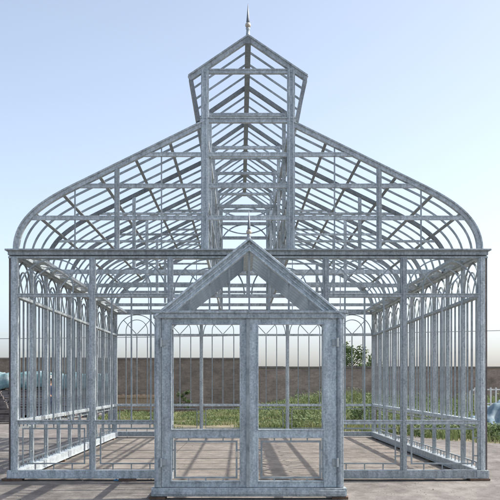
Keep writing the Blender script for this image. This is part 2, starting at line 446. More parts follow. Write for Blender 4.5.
# ------------------------------------------------------------------ entrance porch
PY = -2*B; PR = (D1+PY)/D1; SP = S/PR
def q(px, py, y=PY): return V(((px-240)/SP, y, EYE+(384-py)/SP))
PXC = q(249,0).x
m = MB()
def qbox(mb, x0, x1, y0, y1, ya, yb):
    a, b = q(x0,y1), q(x1,y0); mb.box(a.x, b.x, ya, yb, a.z, b.z)
qbox(m,152,346,487.4,495.6,PY-0.10,PY+0.10)                 # threshold
qbox(m,153.5,344.5,489.5,493.8,PY-0.115,PY-0.1003)
qbox(m,154.8,161.2,318,487.2,PY-0.055,PY+0.055)             # posts
qbox(m,337.0,343.2,318,487.2,PY-0.055,PY+0.055)
qbox(m,156.6,159.4,318.5,487,PY-0.07,PY-0.0553)
qbox(m,338.6,341.4,318.5,487,PY-0.07,PY-0.0553)
qbox(m,153.6,344.4,312.8,318.7,PY-0.075,PY+0.06)            # header with its lip
qbox(m,151.0,347.0,311.2,313.6,PY-0.10,PY+0.068)
pf = m.build('porch_frame', STEEL_P, GH, loc=(PXC,PY,0), bevel=0.005)

def door(x0, x1, sl, sr, hinge_side):
    d = MB(); ya, yb = PY-0.032, PY+0.032
    t, b = 318.4, 486.9
    qbox(d,x0,x0+sl,t,b,ya,yb); qbox(d,x1-sr,x1,t,b,ya,yb)
    qbox(d,x0+sl,x1-sr,t,t+6.4,ya+0.002,yb-0.002); qbox(d,x0+sl,x1-sr,429,438,ya+0.002,yb-0.002); qbox(d,x0+sl,x1-sr,480.6,b,ya+0.002,yb-0.002)
    for (a0,a1) in ((t+6.4,429),(438,480.6)):   # glazing rebate: a small raised fillet round the opening
        w = 1.3
        qbox(d,x0+sl-w,x0+sl-0.05,a0-w,a1+w,ya-0.012,ya-0.0004); qbox(d,x1-sr+0.05,x1-sr+w,a0-w,a1+w,ya-0.012,ya-0.0004)
        qbox(d,x0+sl-0.04,x1-sr+0.04,a0-w,a0-0.1,ya-0.011,ya+0.0015); qbox(d,x0+sl-0.04,x1-sr+0.04,a1+0.1,a1+w,ya-0.011,ya+0.0015)
    dr = d.build('door', STEEL_P, GH, loc=q((x0+x1)/2,b), bevel=0.003)
    g = MB(); xa, xb = x0+sl+3.0, x1-sr-3.0; zt, zb = 441.5, 477.5
    g.sweep([q(xa,zb),q(xb,zb),q(xb,zt),q(xa,zt)], Y_AX, 0.022, 0.026, closed=True)
    for f in (0.22,0.5,0.78):
        x = xa+(xb-xa)*f; g.bar(q(x,zb+0.6),q(x,480.8),0.016,0.018); g.bar(q(x,zt-0.6),q(x,437.8),0.016,0.018)
    for z in (450,469):
        g.bar(q(x0+sl,z),q(xa-0.6,z),0.016,0.018); g.bar(q(xb+0.6,z),q(x1-sr,z),0.016,0.018)
    g.build('panel_grille', STEEL_B, dr, loc=q((xa+xb)/2,460))
    for hy in (342.5, 462):
        h = MB(); hx = x0+1.0 if hinge_side < 0 else x1-1.0
        c = q(hx,hy); h.box(c.x-0.045,c.x+0.045,PY-0.052,PY-0.0325,c.z-0.04,c.z+0.04)
        p = q(x0-0.3 if hinge_side < 0 else x1+0.3, hy)
        h.tube([V((p.x,PY-0.075,p.z-0.055)),V((p.x,PY-0.075,p.z+0.055))],[0.014,0.014],10)
        h.build('hinge', STEEL_B, dr, loc=c)
    return dr
dL = door(161.6, 247.6, 10.4, 8.0, -1)
dR = door(248.2, 336.6, 10.2, 13.4, 1)
m = MB(); qbox(m,235.4,238.6,451,457,PY-0.05,PY-0.033); m.build('lock_plate', BRASS, dL, loc=q(237,454))
m = MB(); qbox(m,246.4,249.4,319,486.6,PY-0.052,PY-0.0325); m.build('meeting_bead', STEEL_B, dR, loc=q(248,400))

# roof of the porch
ax, ay = 249.2, 238.8; ex, ey = 91.5, 313.5-0.0
def pr(s, t, y, dz=0.0):    # t 0 apex .. 1 eave
    p = q(ax+s*ex*t, ay+(ey-ay)*t, y); p.z += dz; return p
m = MB()
hw = 0.125
nz = hw/2/math.cos(math.atan2(ey-ay, ex))
m.sweep([pr(-1,0.955,PY-0.02,-nz), pr(1,0,PY-0.02,-nz), pr(1,0.955,PY-0.02,-nz)], Y_AX, hw, 0.05)
m.sweep([pr(-1,1.03,PY-0.03,-0.012), pr(1,0,PY-0.03,-0.012), pr(1,1.03,PY-0.03,-0.012)], Y_AX, 0.028, 0.13)
m.sweep([pr(-1,0.83,PY-0.05,-nz*2+0.018), pr(1,0,PY-0.05,-nz*2+0.018), pr(1,0.83,PY-0.05,-nz*2+0.018)], Y_AX, 0.02, 0.03)
m.sweep([pr(-1,0.905,PY-0.05,-nz*1.02), pr(1,0,PY-0.05,-nz*1.02), pr(1,0.905,PY-0.05,-nz*1.02)], Y_AX, 0.016, 0.024)
bb = m.build('porch_gable', STEEL_P, GH, loc=pr(1,0,PY), bevel=0.003)
for i in range(-4,5):
    x = ax+i*19.8; t = abs(i*19.8)/ex
    if t > 0.78: continue
    g = MB(); g.bar(q(x,311.5), V((q(x,0).x, PY, pr(1,t,PY).z-nz*2+0.01)), 0.022, 0.024); g.build('gable_bar', STEEL_B, bb, loc=q(x,311))
m = MB(); 
m.bar(V((PXC,PY+0.02,pr(1,0,PY).z-0.10)), V((PXC,-0.075,pr(1,0,PY).z-0.10)), 0.085, 0.13, X_AX)
pr_ = m.build('porch_roof', STEEL_P, GH, loc=(PXC,PY/2,2.4))
for s in (-1,1):
    m = MB(); a, b = pr(s,0.985,PY+0.07,-0.03), pr(s,0.985,-0.08,-0.03); m.bar(a,b,0.07,0.06,X_AX); m.build('eave_rail', STEEL_P, pr_, loc=a)

for i in range(1,8):
    y = PY + (-0.06-PY)*i/7.0
    for s in (-1,1):
        g = MB(); g.bar(pr(s,0.03,y,-0.05), pr(s,0.975,y,-0.05), 0.044, 0.03, Y_AX); g.build('porch_rafter', STEEL_B, pr_, loc=pr(s,0.5,y))
# side walls of the porch
for px in (158.2, 339.8):
    x = q(px,0).x; m = MB(); zh = q(0,316).z
    for z, w in ((0.055,0.10),(ZD,0.05),(zh-0.03,0.05)):
        m.bar((x,PY+0.058,z),(x,-0.052,z),w,0.07,X_AX)
    m.bar((x,-0.09,0.106),(x,-0.09,zh-0.056),0.07,0.075,X_AX)
    sw = m.build('porch_side', STEEL_P, GH, loc=(x,PY/2,0))
    for f in (0.25,0.5,0.75):
        y = PY+0.06+(-0.15-PY)*f; g = MB(); g.bar((x,y,0.106),(x,y,zh-0.056),0.024 if f != 0.5 else 0.05,0.028,X_AX); g.build('glazing_bar', STEEL_B, sw, loc=(x,y,1))
finial(PXC, PY-0.02, pr(1,0,PY).z-0.055, 0.72)

# ------------------------------------------------------------------ blocks and scraps under the sill
WOOD_D = noisy('old_block_wood', [(0.3,(0.07,0.045,0.03)),(0.7,(0.17,0.11,0.075))], 14, 0.85, 0, 0.3, 60)
def block(x, y, label, w=0.26, d=0.2):
    m = MB(); h = 0.033; m.box(x-w/2, x+w/2, y-d/2, y+d/2, GZ+0.004, GZ+h)
    o = m.build('wood_block', WOOD_D, loc=(x,y,GZ)); o.rotation_euler.z = random.uniform(-0.12,0.12)
    return tag(o, label, 'block', 'wooden blocks under the greenhouse sill')
block(L-0.02, -0.03, 'flat brown wooden block under the left front corner of the greenhouse', 0.3)
block((128-240)/S, -0.05, 'flat brown wooden block under the front sill beside the blue scrap')
block(R-0.05, -0.03, 'flat brown wooden block under the right front corner of the greenhouse', 0.3)
# lengths of timber the side sills rest on would not be seen; the sill itself meets the ground through these shims
for x in (L, R):
    for i, y in enumerate((3.5, 7.0, 10.5)):
        block(x, y, ('flat brown wooden shim under the %s side wall, %s along its length' % ('left' if x == L else 'right', ('nearest of three','middle of three','farthest of three')[i])), 0.24, 0.24)
for px, lab in ((158,'flat brown wooden shim under the left end of the door threshold'),(340,'flat brown wooden shim under the right end of the door threshold')):
    block(q(px,0).x, PY, lab, 0.2, 0.18)
BLUE = noisy('blue_plastic', [(0.3,(0.02,0.16,0.34)),(0.7,(0.04,0.3,0.55))], 20, 0.45)
m = MB(); base = V(((122-240)/S, -0.10, GZ+0.006))
npt = 9
for i in range(npt):
    for j in range(3): pass
gv = [(base.x-0.1+0.2*i/8, base.y-0.05+0.09*j/3, base.z+0.012*abs(math.sin(i*1.7+j))+0.012*(j%2)) for j in range(4) for i in range(9)]
m.add(gv, [(j*9+i, j*9+i+1, j*9+i+10, j*9+i+9) for j in range(3) for i in range(8)])
sc_o = m.build('plastic_scrap', BLUE, loc=base, smooth=True); md = sc_o.modifiers.new('s','SOLIDIFY'); md.thickness = 0.004
tag(sc_o, 'crumpled scrap of bright blue plastic lying at the foot of the front sill', 'plastic scrap')

# ------------------------------------------------------------------ ground
def ground_mat(name, c0, c1, c2, joints):
    m, nt, b = new_mat(name)
    tc = N(nt, 'ShaderNodeTexCoord'); mpg = N(nt, 'ShaderNodeMapping'); mpg.inputs['Scale'].default_value = (1.0,0.5,1.0); nt.links.new(tc.outputs['Object'], mpg.inputs['Vector']); P = mpg.outputs['Vector']
    n1 = N(nt, 'ShaderNodeTexNoise', Scale=0.5, Detail=9.0, Roughness=0.7); nt.links.new(P, n1.inputs['Vector'])
    n2 = N(nt, 'ShaderNodeTexNoise', Scale=38.0, Detail=8.0, Roughness=0.85); nt.links.new(P, n2.inputs['Vector'])
    n3 = N(nt, 'ShaderNodeTexNoise', Scale=4.0, Detail=6.0, Roughness=0.7); nt.links.new(P, n3.inputs['Vector'])
    ad = N(nt, 'ShaderNodeMath', operation='ADD'); nt.links.new(n1.outputs['Fac'], ad.inputs[0]); nt.links.new(n2.outputs['Fac'], ad.inputs[1])
    ad2 = N(nt, 'ShaderNodeMath', operation='ADD'); nt.links.new(ad.outputs[0], ad2.inputs[0]); nt.links.new(n3.outputs['Fac'], ad2.inputs[1])
    dv = N(nt, 'ShaderNodeMath', operation='MULTIPLY'); dv.inputs[1].default_value = 1/3; nt.links.new(ad2.outputs[0], dv.inputs[0])
    r = ramp(nt, [(0.41, c0), (0.5, c1), (0.59, c2)]); nt.links.new(dv.outputs[0], r.inputs['Fac'])
    out = r.outputs['Color']
    h = n2.outputs['Fac']
    if joints:
        bk = N(nt, 'ShaderNodeTexBrick'); bk.offset = 0.0
        bk.inputs['Scale'].default_value = 1.0; bk.inputs['Mortar Size'].default_value = 0.012; bk.inputs['Mortar Smooth'].default_value = 0.4
        bk.inputs['Brick Width'].default_value = joints[0]; bk.inputs['Row Height'].default_value = joints[1]
        bk.inputs['Color1'].default_value = (1,1,1,1); bk.inputs['Color2'].default_value = (0.93,0.93,0.94,1); bk.inputs['Mortar'].default_value = (0.45,0.42,0.4,1)
        mp = N(nt, 'ShaderNodeMapping'); mp.inputs['Rotation'].default_value = (0,0,0.02); mp.inputs['Location'].default_value = (1.3,0.55,0)
        wob = N(nt, 'ShaderNodeMix', data_type='VECTOR'); wob.inputs[0].default_value = 0.05
        nt.links.new(P, wob.inputs[4]); nt.links.new(n1.outputs['Color'], wob.inputs[5])
        nt.links.new(wob.outputs[1], mp.inputs['Vector']); nt.links.new(mp.outputs[0], bk.inputs['Vector'])
        mx = N(nt, 'ShaderNodeMix', data_type='RGBA', blend_type='MULTIPLY'); mx.inputs[0].default_value = 1.0
        nt.links.new(out, mx.inputs[6]); nt.links.new(bk.outputs['Color'], mx.inputs[7]); out = mx.outputs[2]
    nt.links.new(out, b.inputs['Base Color']); b.inputs['Roughness'].default_value = 0.92
    bp = N(nt, 'ShaderNodeBump', Strength=0.5, Distance=0.012); nt.links.new(h, bp.inputs['Height']); nt.links.new(bp.outputs['Normal'], b.inputs['Normal'])
    return m
SOIL = ground_mat('soil', (0.10,0.085,0.05), (0.16,0.14,0.085), (0.23,0.2,0.13), False)
YARD = ground_mat('worn_concrete', (0.086,0.079,0.072), (0.146,0.135,0.124), (0.23,0.213,0.196), None)
FLOOR = ground_mat('rough_slabs', (0.135,0.119,0.102), (0.2,0.178,0.154), (0.275,0.248,0.217), (300.0, 0.66))
m = MB(); m.add([(-1500,-60,GZ-0.006),(1500,-60,GZ-0.006),(1500,2500,GZ-0.006),(-1500,2500,GZ-0.006)], [(0,1,2,3)])
tag(m.build('ground', SOIL), kind='structure')
edge = [(100,8.2),(14,8.6),(8,8.3),(6.2,9.0),(5.2,10.2),(4.6,12.6),(3.6,14.2),(1.5,15.4),(-0.5,15.9),(-2.2,16.3),(-2.9,18.5),(-3.5,22.8),(-5.6,24.4),(-6.5,27.5),(-15,28.5),(-100,33)]
fine = []
for a, b in zip(edge, edge[1:]):
    n = max(2, int(math.hypot(a[0]-b[0], a[1]-b[1])/0.35))
    for i in range(n):
        t = i/n; x = a[0]+(b[0]-a[0])*t; y = a[1]+(b[1]-a[1])*t
        fine.append((x+0.35*mnoise.noise(V((x*1.3,y*1.3,3))), y+0.35*mnoise.noise(V((x*1.3,y*1.3,9)))))
fine.append(edge[-1])
m = MB(); vs = [(100,-55,GZ),(100,8.2,GZ)]+[(x,y,GZ) for x, y in fine[1:]]+[(-100,-55,GZ)]
m.add(vs, [tuple(range(len(vs)))])
tag(m.build('concrete_yard', YARD), kind='structure')

m = MB(); m.add([(L+0.12,0.12,GZ+0.004),(R-0.12,0.12,GZ+0.004),(R-0.12,DEPTH-0.12,GZ+0.004),(L+0.12,DEPTH-0.12,GZ+0.004)], [(0,1,2,3)])
tag(m.build('floor', FLOOR), kind='structure')
# pebbles and grit lying on the yard
PEB = noisy('grit', [(0.3,(0.15,0.135,0.12)),(0.7,(0.32,0.295,0.27))], 3, 0.9)
m = MB()
for i in range(4200):
    y = -6.5+random.random()**1.5*22; x = random.uniform(-6.5,7)
    if y > 8 and x > 4: continue
    r = random.uniform(0.003,0.009)*(2.2 if random.random() < 0.03 else 1)
    c = V((x,y,GZ+0.004+r*0.3)); a = random.random()*6.28
    pts = [c+V((math.cos(a+k*1.57)*r*random.uniform(0.7,1.2), math.sin(a+k*1.57)*r*random.uniform(0.7,1.2), random.uniform(-0.2,0.2)*r)) for k in range(4)]
    pts += [c+V((0,0,r*0.7)), c-V((0,0,r*0.5))]
    m.add(pts, [(0,1,4),(1,2,4),(2,3,4),(3,0,4),(1,0,5),(2,1,5),(3,2,5),(0,3,5)])
tag(m.build('gravel', PEB), 'loose grey grit scattered over the concrete yard', 'gravel', kind='stuff')

# ------------------------------------------------------------------ brick walls
def brick_mat(name, c1, c2, mortar, dirt):
    m, nt, b = new_mat(name)
    tc = N(nt, 'ShaderNodeTexCoord'); sx = N(nt, 'ShaderNodeSeparateXYZ'); nt.links.new(tc.outputs['Object'], sx.inputs[0])
    cx = N(nt, 'ShaderNodeCombineXYZ'); ad = N(nt, 'ShaderNodeMath', operation='ADD')
    nt.links.new(sx.outputs['X'], ad.inputs[0]); nt.links.new(sx.outputs['Y'], ad.inputs[1])
    nt.links.new(ad.outputs[0], cx.inputs['X']); nt.links.new(sx.outputs['Z'], cx.inputs['Y'])
    bk = N(nt, 'ShaderNodeTexBrick'); bk.inputs['Scale'].default_value = 1
    bk.inputs['Brick Width'].default_value = 0.25; bk.inputs['Row Height'].default_value = 0.085; bk.inputs['Mortar Size'].default_value = 0.010
    bk.inputs['Color1'].default_value = (*c1,1); bk.inputs['Color2'].default_value = (*c2,1); bk.inputs['Mortar'].default_value = (*mortar,1)
    nt.links.new(cx.outputs[0], bk.inputs['Vector'])
    n = N(nt, 'ShaderNodeTexNoise', Scale=0.9, Detail=12.0, Roughness=0.85); nt.links.new(cx.outputs[0], n.inputs['Vector'])
    r = ramp(nt, [(0.36, dirt), (0.64, (1.45,1.4,1.35))]); nt.links.new(n.outputs['Fac'], r.inputs['Fac'])
    mx = N(nt, 'ShaderNodeMix', data_type='RGBA', blend_type='MULTIPLY'); mx.inputs[0].default_value = 1
    nt.links.new(bk.outputs['Color'], mx.inputs[6]); nt.links.new(r.outputs['Color'], mx.inputs[7])
    nt.links.new(mx.outputs[2], b.inputs['Base Color']); b.inputs['Roughness'].default_value = 0.93
    bp = N(nt, 'ShaderNodeBump', Strength=0.6, Distance=0.01); nt.links.new(bk.outputs['Fac'], bp.inputs['Height']); bp.invert = True
    nt.links.new(bp.outputs['Normal'], b.inputs['Normal'])
    return m
BR_L = brick_mat('grey_brown_brick', (0.18,0.15,0.125), (0.24,0.2,0.165), (0.22,0.2,0.18), (0.6,0.6,0.6))
BR_R = brick_mat('red_brown_brick', (0.26,0.205,0.17), (0.34,0.27,0.225), (0.31,0.275,0.24), (0.55,0.55,0.55))
CAP = noisy('wall_coping', [(0.3,(0.13,0.115,0.1)),(0.7,(0.24,0.21,0.19))], 3, 0.9)
def bwall(x0, x1, D, row, mat, label):
    y = D-D1; zt = dpt(0,row,D).z
    r = empty('brick_wall', ((x0+x1)/2,y,GZ), label, 'wall')
    m = MB(); m.box(x0,x1,y,y+0.26,GZ-0.02,zt-0.09); m.build('wall', mat, r, loc=((x0+x1)/2,y,GZ))
    c = MB(); x = x0
    while x < x1:
        w = min(1.9, x1-x); dz = random.uniform(-0.012,0.012)
        c.box(x,x+w-0.012,y-0.04,y+0.30,zt-0.09,zt+dz); x += w
    c.build('coping', CAP, r, loc=((x0+x1)/2,y,zt))
XS = dpt(247,0,50).x
bwall(-110, XS, 50, 357.6, BR_L, 'long tall grey-brown brick wall behind the left half of the greenhouse')
bwall(XS+0.02, 110, 50.4, 366.4, BR_R, 'lower reddish-brown brick wall behind the weeds and right half of the greenhouse')

# ------------------------------------------------------------------ grass and weeds
def leaf_mat(name, stops, scale=0.35):
    m = noisy(name, stops, scale, 0.75)
    b = m.node_tree.nodes['Principled BSDF']
    b.inputs['Transmission Weight'].default_value = 0.0
    nt = m.node_tree; out = nt.nodes['Material Output']
    tl = N(nt, 'ShaderNodeBsdfTranslucent'); mix = N(nt, 'ShaderNodeMixShader'); mix.inputs[0].default_value = 0.3
    src = b.inputs['Base Color'].links[0].from_socket
    nt.links.new(src, tl.inputs['Color'])
    nt.links.new(b.outputs[0], mix.inputs[1]); nt.links.new(tl.outputs[0], mix.inputs[2]); nt.links.new(mix.outputs[0], out.inputs['Surface'])
    return m
GR = leaf_mat('grass_blades', [(0.3,(0.105,0.155,0.05)),(0.5,(0.175,0.215,0.085)),(0.7,(0.32,0.3,0.17))], 0.8)
GR2 = leaf_mat('weed_leaves', [(0.3,(0.07,0.115,0.04)),(0.7,(0.15,0.2,0.08))], 1.2)
from mathutils.geometry import intersect_point_tri_2d
yard_poly = [(100,-55)]+[(100,8.2)]+fine[1:]+[(-100,-55)]
def in_yard(x, y):
    c = False; n = len(yard_poly); j = n-1
    for i in range(n):
        xi, yi = yard_poly[i]; xj, yj = yard_poly[j]
        if (yi > y) != (yj > y) and x < (xj-xi)*(y-yi)/(yj-yi)+xi: c = not c
        j = i
    return c
g1, g2 = MB(), MB()
cnt = 0
def blade(mb, p, h, w, lean, az):
    d = V((math.cos(az),math.sin(az),0)); sd = V((-d.y,d.x,0))
    a = p; b = p+d*(lean*h*0.35)+Z_AX*(h*0.6); c = p+d*(lean*h)+Z_AX*h*0.95
    mb.add([a-sd*w/2, a+sd*w/2, b+sd*w*0.4, b-sd*w*0.4, c], [(0,1,2,3),(3,2,4)])
tries = 0
while cnt < 15000 and tries < 200000:
    tries += 1
    Dd = D1+8+ (50-D1-8)*random.random()**0.8
    px = random.uniform(100,512); X = (px-240)/S*Dd/D1; Y = Dd-D1
    if in_yard(X,Y): continue
    clump = mnoise.noise(V((X*0.45,Y*0.45,1.7)))
    if clump < -0.25 and random.random() < 0.7: continue
    if px < 240 and (clump < 0.02 or random.random() < 0.3): continue
    right = max(0.0, min(1.0, (px-235)/60))
    far = max(0.0, min(1.0, (Dd-27)/18))
    hmax = (0.12+0.16*right) + (0.10+0.62*right)*far*(0.6+clump)
    if Dd < 27 and right > 0: hmax += 0.02*right
    for k in range(random.randint(4,8)):
        p = V((X+random.gauss(0,0.14), Y+random.gauss(0,0.14), GZ-0.008))
        h = hmax*random.uniform(0.45,1.1)
        blade(g1, p, max(0.05,h), 0.012+0.02*(Dd/50), random.uniform(0.05,0.5), random.random()*6.28)
    cnt += 1
    if random.random() < (0.55 if Dd < 28 else 0.2)*right+0.05 and clump > -0.3:   # a leafy weed
        hh = hmax*random.uniform(0.7,1.25)
        for k in range(12):
            z = hh*random.random(); a = random.random()*6.28; r = 0.12*random.random()+0.03
            c = V((X+math.cos(a)*r, Y+math.sin(a)*r, GZ+z)); s_ = random.uniform(0.03,0.075)
            u_ = V((random.uniform(-1,1),random.uniform(-1,1),random.uniform(-0.6,0.6))).normalized(); w_ = u_.orthogonal().normalized()
            g2.add([c-u_*s_, c+w_*s_*0.5, c+u_*s_, c-w_*s_*0.5], [(0,1,2,3)])
tag(g1.build('grass', GR), 'rough olive grass growing between the concrete yard and the brick walls', 'grass', kind='stuff')
tag(g2.build('weeds', GR2), 'dark green leafy weeds standing among the rough grass', 'weeds', kind='stuff')

# ------------------------------------------------------------------ trees and shrubs
BARK = noisy('bark', [(0.3,(0.06,0.05,0.04)),(0.7,(0.14,0.12,0.1))], 8, 0.9, 0, 0.5, 30)
LEAF = leaf_mat('tree_leaves', [(0.3,(0.045,0.085,0.03)),(0.7,(0.11,0.16,0.06))], 0.9)
def tree(name, base, H, R_, n_leaf, label, cat, leaf=0.12, trunk=0.12, low=0.35, group=None):
    r = empty(name, base, label, cat, group)
    t = MB(); base = V(base); pts = [base+V((0.10*math.sin(i*1.3),0.08*math.cos(i),H*0.75*i/5)) for i in range(6)]
    t.tube(pts, [trunk*(1-0.15*i) for i in range(6)], 8)
    cl = []
    nb = 13 if H > 2 else 6
    for k in range(nb):
        h = low+(0.95-low)*(k+0.5)/nb; a = k*2.4+random.random()
        rr = R_*(0.55+0.45*math.sin(math.pi*min(1,(h-low)/(1-low)+0.15)))*random.uniform(0.7,1.1)
        p0 = base+V((0,0,H*h*0.8)); p1 = base+V((math.cos(a)*rr, math.sin(a)*rr, H*h*random.uniform(0.95,1.06)))
        t.tube([p0,(p0+p1)/2+V((0,0,0.06*H)),p1], [trunk*0.4,trunk*0.25,trunk*0.1], 5)
        cl.append((p1, R_*random.uniform(0.25,0.42))); cl.append(((p0+p1)/2+V((0,0,0.05*H)), R_*random.uniform(0.22,0.36)))
    t.build('trunk', BARK, r, loc=base, smooth=True)
    lm = MB()
    for i in range(n_leaf):
        c, cr = random.choice(cl)
        d = V((random.gauss(0,1),random.gauss(0,1),random.gauss(0,0.8)))
        d = d.normalized()*cr*random.random()**0.45
        p = c+d; s_ = leaf*random.uniform(0.5,1.2)
        u_ = V((random.uniform(-1,1),random.uniform(-1,1),random.uniform(-0.7,0.4))).normalized(); w_ = u_.orthogonal().normalized()
        w_ = (w_*math.cos(i)+u_.cross(w_)*math.sin(i))
        lm.add([p-u_*s_, p+w_*s_*0.55, p+u_*s_, p-w_*s_*0.55], [(0,1,2,3)])
    lm.build('crown', LEAF, r, loc=base)
def at_far(px, D): return ((px-240)/S*D/D1, D-D1, GZ)
def h_of(row, D): return dpt(0,row,D).z-GZ
tree('tree', at_far(352,66), h_of(341,66), 1.4, 2300, 'leafy green tree rising above the lower brick wall, right of the doors', 'tree', 0.10, 0.11, 0.4)
tree('tree', at_far(371,60), h_of(356,60), 0.8, 900, 'small low green tree top peeping over the lower brick wall', 'tree', 0.08, 0.07, 0.5)
tree('shrub', gpt(184,412.6), 1.15, 0.45, 500, 'small dark green shrub at the foot of the tall wall, behind left door', 'shrub', 0.055, 0.03, 0.15)
tree('shrub', gpt(300,415.2), 0.8, 0.5, 420, 'low green shrub in weeds before the lower wall, seen through the right door', 'shrub', 0.05, 0.03, 0.1)
tree('shrub', gpt(362,428), 0.75, 0.65, 600, 'leafy green clump of shrub at the yard edge behind the rear right corner', 'shrub', 0.05, 0.03, 0.1)
tree('shrub', gpt(493,441), 0.35, 0.45, 420, 'low dark green shrub beside the yard, under the blue tarpaulin heap', 'shrub', 0.045, 0.02, 0.1)

# ------------------------------------------------------------------ stored material on the left
DARKST = noisy('stacked_steel', [(0.3,(0.10,0.10,0.115)),(0.5,(0.17,0.165,0.175)),(0.7,(0.27,0.25,0.25))], 2.2, 0.6, 0.2)
TEAL = noisy('teal_tarp', [(0.3,(0.05,0.115,0.135)),(0.52,(0.10,0.185,0.205)),(0.68,(0.30,0.35,0.36))], 2.6, 0.75, 0, 0.3, 9)
TARPB = noisy('blue_tarp', [(0.3,(0.09,0.15,0.19)),(0.5,(0.16,0.235,0.285)),(0.7,(0.30,0.35,0.385))], 3.2, 0.85, 0, 0.3, 9)
def stack(x0, x1, y0, y1, h, label):
    m = MB(); z = GZ+0.1; lay = 0
    for xx in (x0+0.35, (x0+x1)/2, x1-0.35): m.box(xx-0.05,xx+0.05,y0+0.02,y1-0.02,GZ-0.006,GZ+0.0995)
    while z < GZ+h-0.05:
        t = random.uniform(0.07,0.11); y = y0
        while y < y1-0.06:
            w = random.uniform(0.07,0.13); a = random.uniform(-0.05,0.05)
            m.box(x0+a, x1+a*0.6+random.uniform(-0.03,0.03), y+0.004, y+w-0.006, z+0.002, z+t-random.uniform(0.004,0.02)); y += w
        z += t; lay += 1
        if lay % 4 == 0:
            for xx in (x0+0.6, x1-0.6): m.box(xx-0.04,xx+0.04,y0+0.03,y1-0.03,z+0.002,z+0.043)
            z += 0.046
    o = m.build('metal_stack', DARKST, loc=((x0+x1)/2,(y0+y1)/2,GZ))
    tag(o, label, 'metal stack', 'stacks of metal sections in front of the tall wall'); return z
def tarp(name, cx, cy, lx, ly, z0, hfun, mat, label, cat, drop=0.3, nx=80, ny=44, group=None, thick=0.01):
    vs = []; 
    for j in range(ny+1):
        for i in range(nx+1):
            u = i/nx*2-1; v = j/ny*2-1
            e = max(abs(u), abs(v)); x = cx+u*lx/2; y = cy+v*ly/2
            z = z0+hfun(u,v)
            if e > 0.86: z -= drop*min(1,((e-0.86)/0.14))**1.0
            n = (0.5-abs(mnoise.noise(V((x*1.7,y*1.7,4.0+z*0.6)))))*0.14+(0.5-abs(mnoise.noise(V((x*4.5+z,y*4.5,8.0+z*1.5)))))*0.09-0.09
            vs.append((x+n*0.4, y+n*0.4, z+n))
    m = MB(); m.add(vs, [(j*(nx+1)+i, j*(nx+1)+i+1, (j+1)*(nx+1)+i+1, (j+1)*(nx+1)+i) for j in range(ny) for i in range(nx)])
    o = m.build(name, mat, loc=(cx,cy,z0), smooth=True); md = o.modifiers.new('thick','SOLIDIFY'); md.thickness = thick
    return tag(o, label, cat, group)
Ds = 41.5; kx = Ds/D1/S
sx = [(-34, 9), (13, 58), (61, 108)]
labs = ['leftmost dark stack of metal sections, beside the greenhouse front corner', 'dark metal stack behind the man in blue overalls', 'dark metal stack nearest the wooden boards']
tl = ['leftmost teal tarpaulin, over the metal stack at the picture edge', 'middle teal tarpaulin, over the stack behind the man in blue', 'rightmost teal tarpaulin, over the stack nearest the wooden boards']
for (a, b), lb, t_ in zip(sx, labs, tl):
    X0, X1 = (a-240)*kx, (b-240)*kx; Y0 = Ds-D1
    zt = stack(X0, X1, Y0, Y0+1.7, 1.42, lb)
    tarp('tarpaulin', (X0+X1)/2, Y0+0.85, X1-X0+0.25, 2.05, zt+0.42, lambda u, v: 0.16*math.cos(u*1.4)*math.cos(v*1.5)+0.03*math.sin(u*9), TEAL, t_, 'tarpaulin', 0.55, group='teal tarpaulins over the metal stacks')
# low heap of metal sections leaning at the very left
m = MB(); c = gpt(-4,424)
for i in range(26):
    z = GZ+0.02+0.045*i; off = random.uniform(-0.1,0.1)+i*0.045
    m.bar((c.x-2.6, c.y+off, z), (c.x+0.75-0.035*i+random.uniform(-0.03,0.03), c.y+off, z+random.uniform(0,0.02)), 0.04, 0.16, Y_AX)
tag(m.build('metal_heap', RUSTY, loc=c), 'sloping heap of loose dark metal lengths on the yard at the left picture edge', 'metal heap')

# pale board panel in front of the wall
PALE = noisy('pale_boards', [(0.3,(0.30,0.22,0.15)),(0.6,(0.43,0.33,0.24)),(0.75,(0.52,0.43,0.33))], 3.0, 0.85, 0, 0.3, 30, stretch=(6,1,0.6))
p0, p1 = gpt(104,414.5), gpt(156,414.5)
r = empty('board_panel', ((p0.x+p1.x)/2,p0.y,GZ), 'low pale wooden panel of upright boards standing before the tall brick wall', 'wooden panel')
m = MB(); x = p0.x; hgt = h_of(394.5, p0.y+D1)
while x < p1.x:
    w = random.uniform(0.10,0.15); m.box(x, x+w-0.012, p0.y+random.uniform(-0.006,0.0), p0.y+0.025, GZ+0.02, GZ+hgt+random.uniform(-0.05,0.02)); x += w
m.build('boards', PALE, r, loc=p0)
for z in (0.2, hgt-0.16):
    g = MB(); g.box(p0.x-0.02,p1.x+0.05,p0.y-0.045,p0.y-0.0075,GZ+z,GZ+z+0.09); g.build('batten', PALE, r, loc=(p0.x,p0.y,GZ+z))
for x in (p0.x+0.1, p1.x-0.1):
    g = MB(); g.box(x-0.04,x+0.04,p0.y+0.027,p0.y+0.11,GZ-0.02,GZ+hgt-0.02); g.box(x-0.035,x+0.035,p0.y+0.11,p0.y+0.6,GZ-0.006,GZ+0.07); g.build('stay', PALE, r, loc=(x,p0.y,GZ))

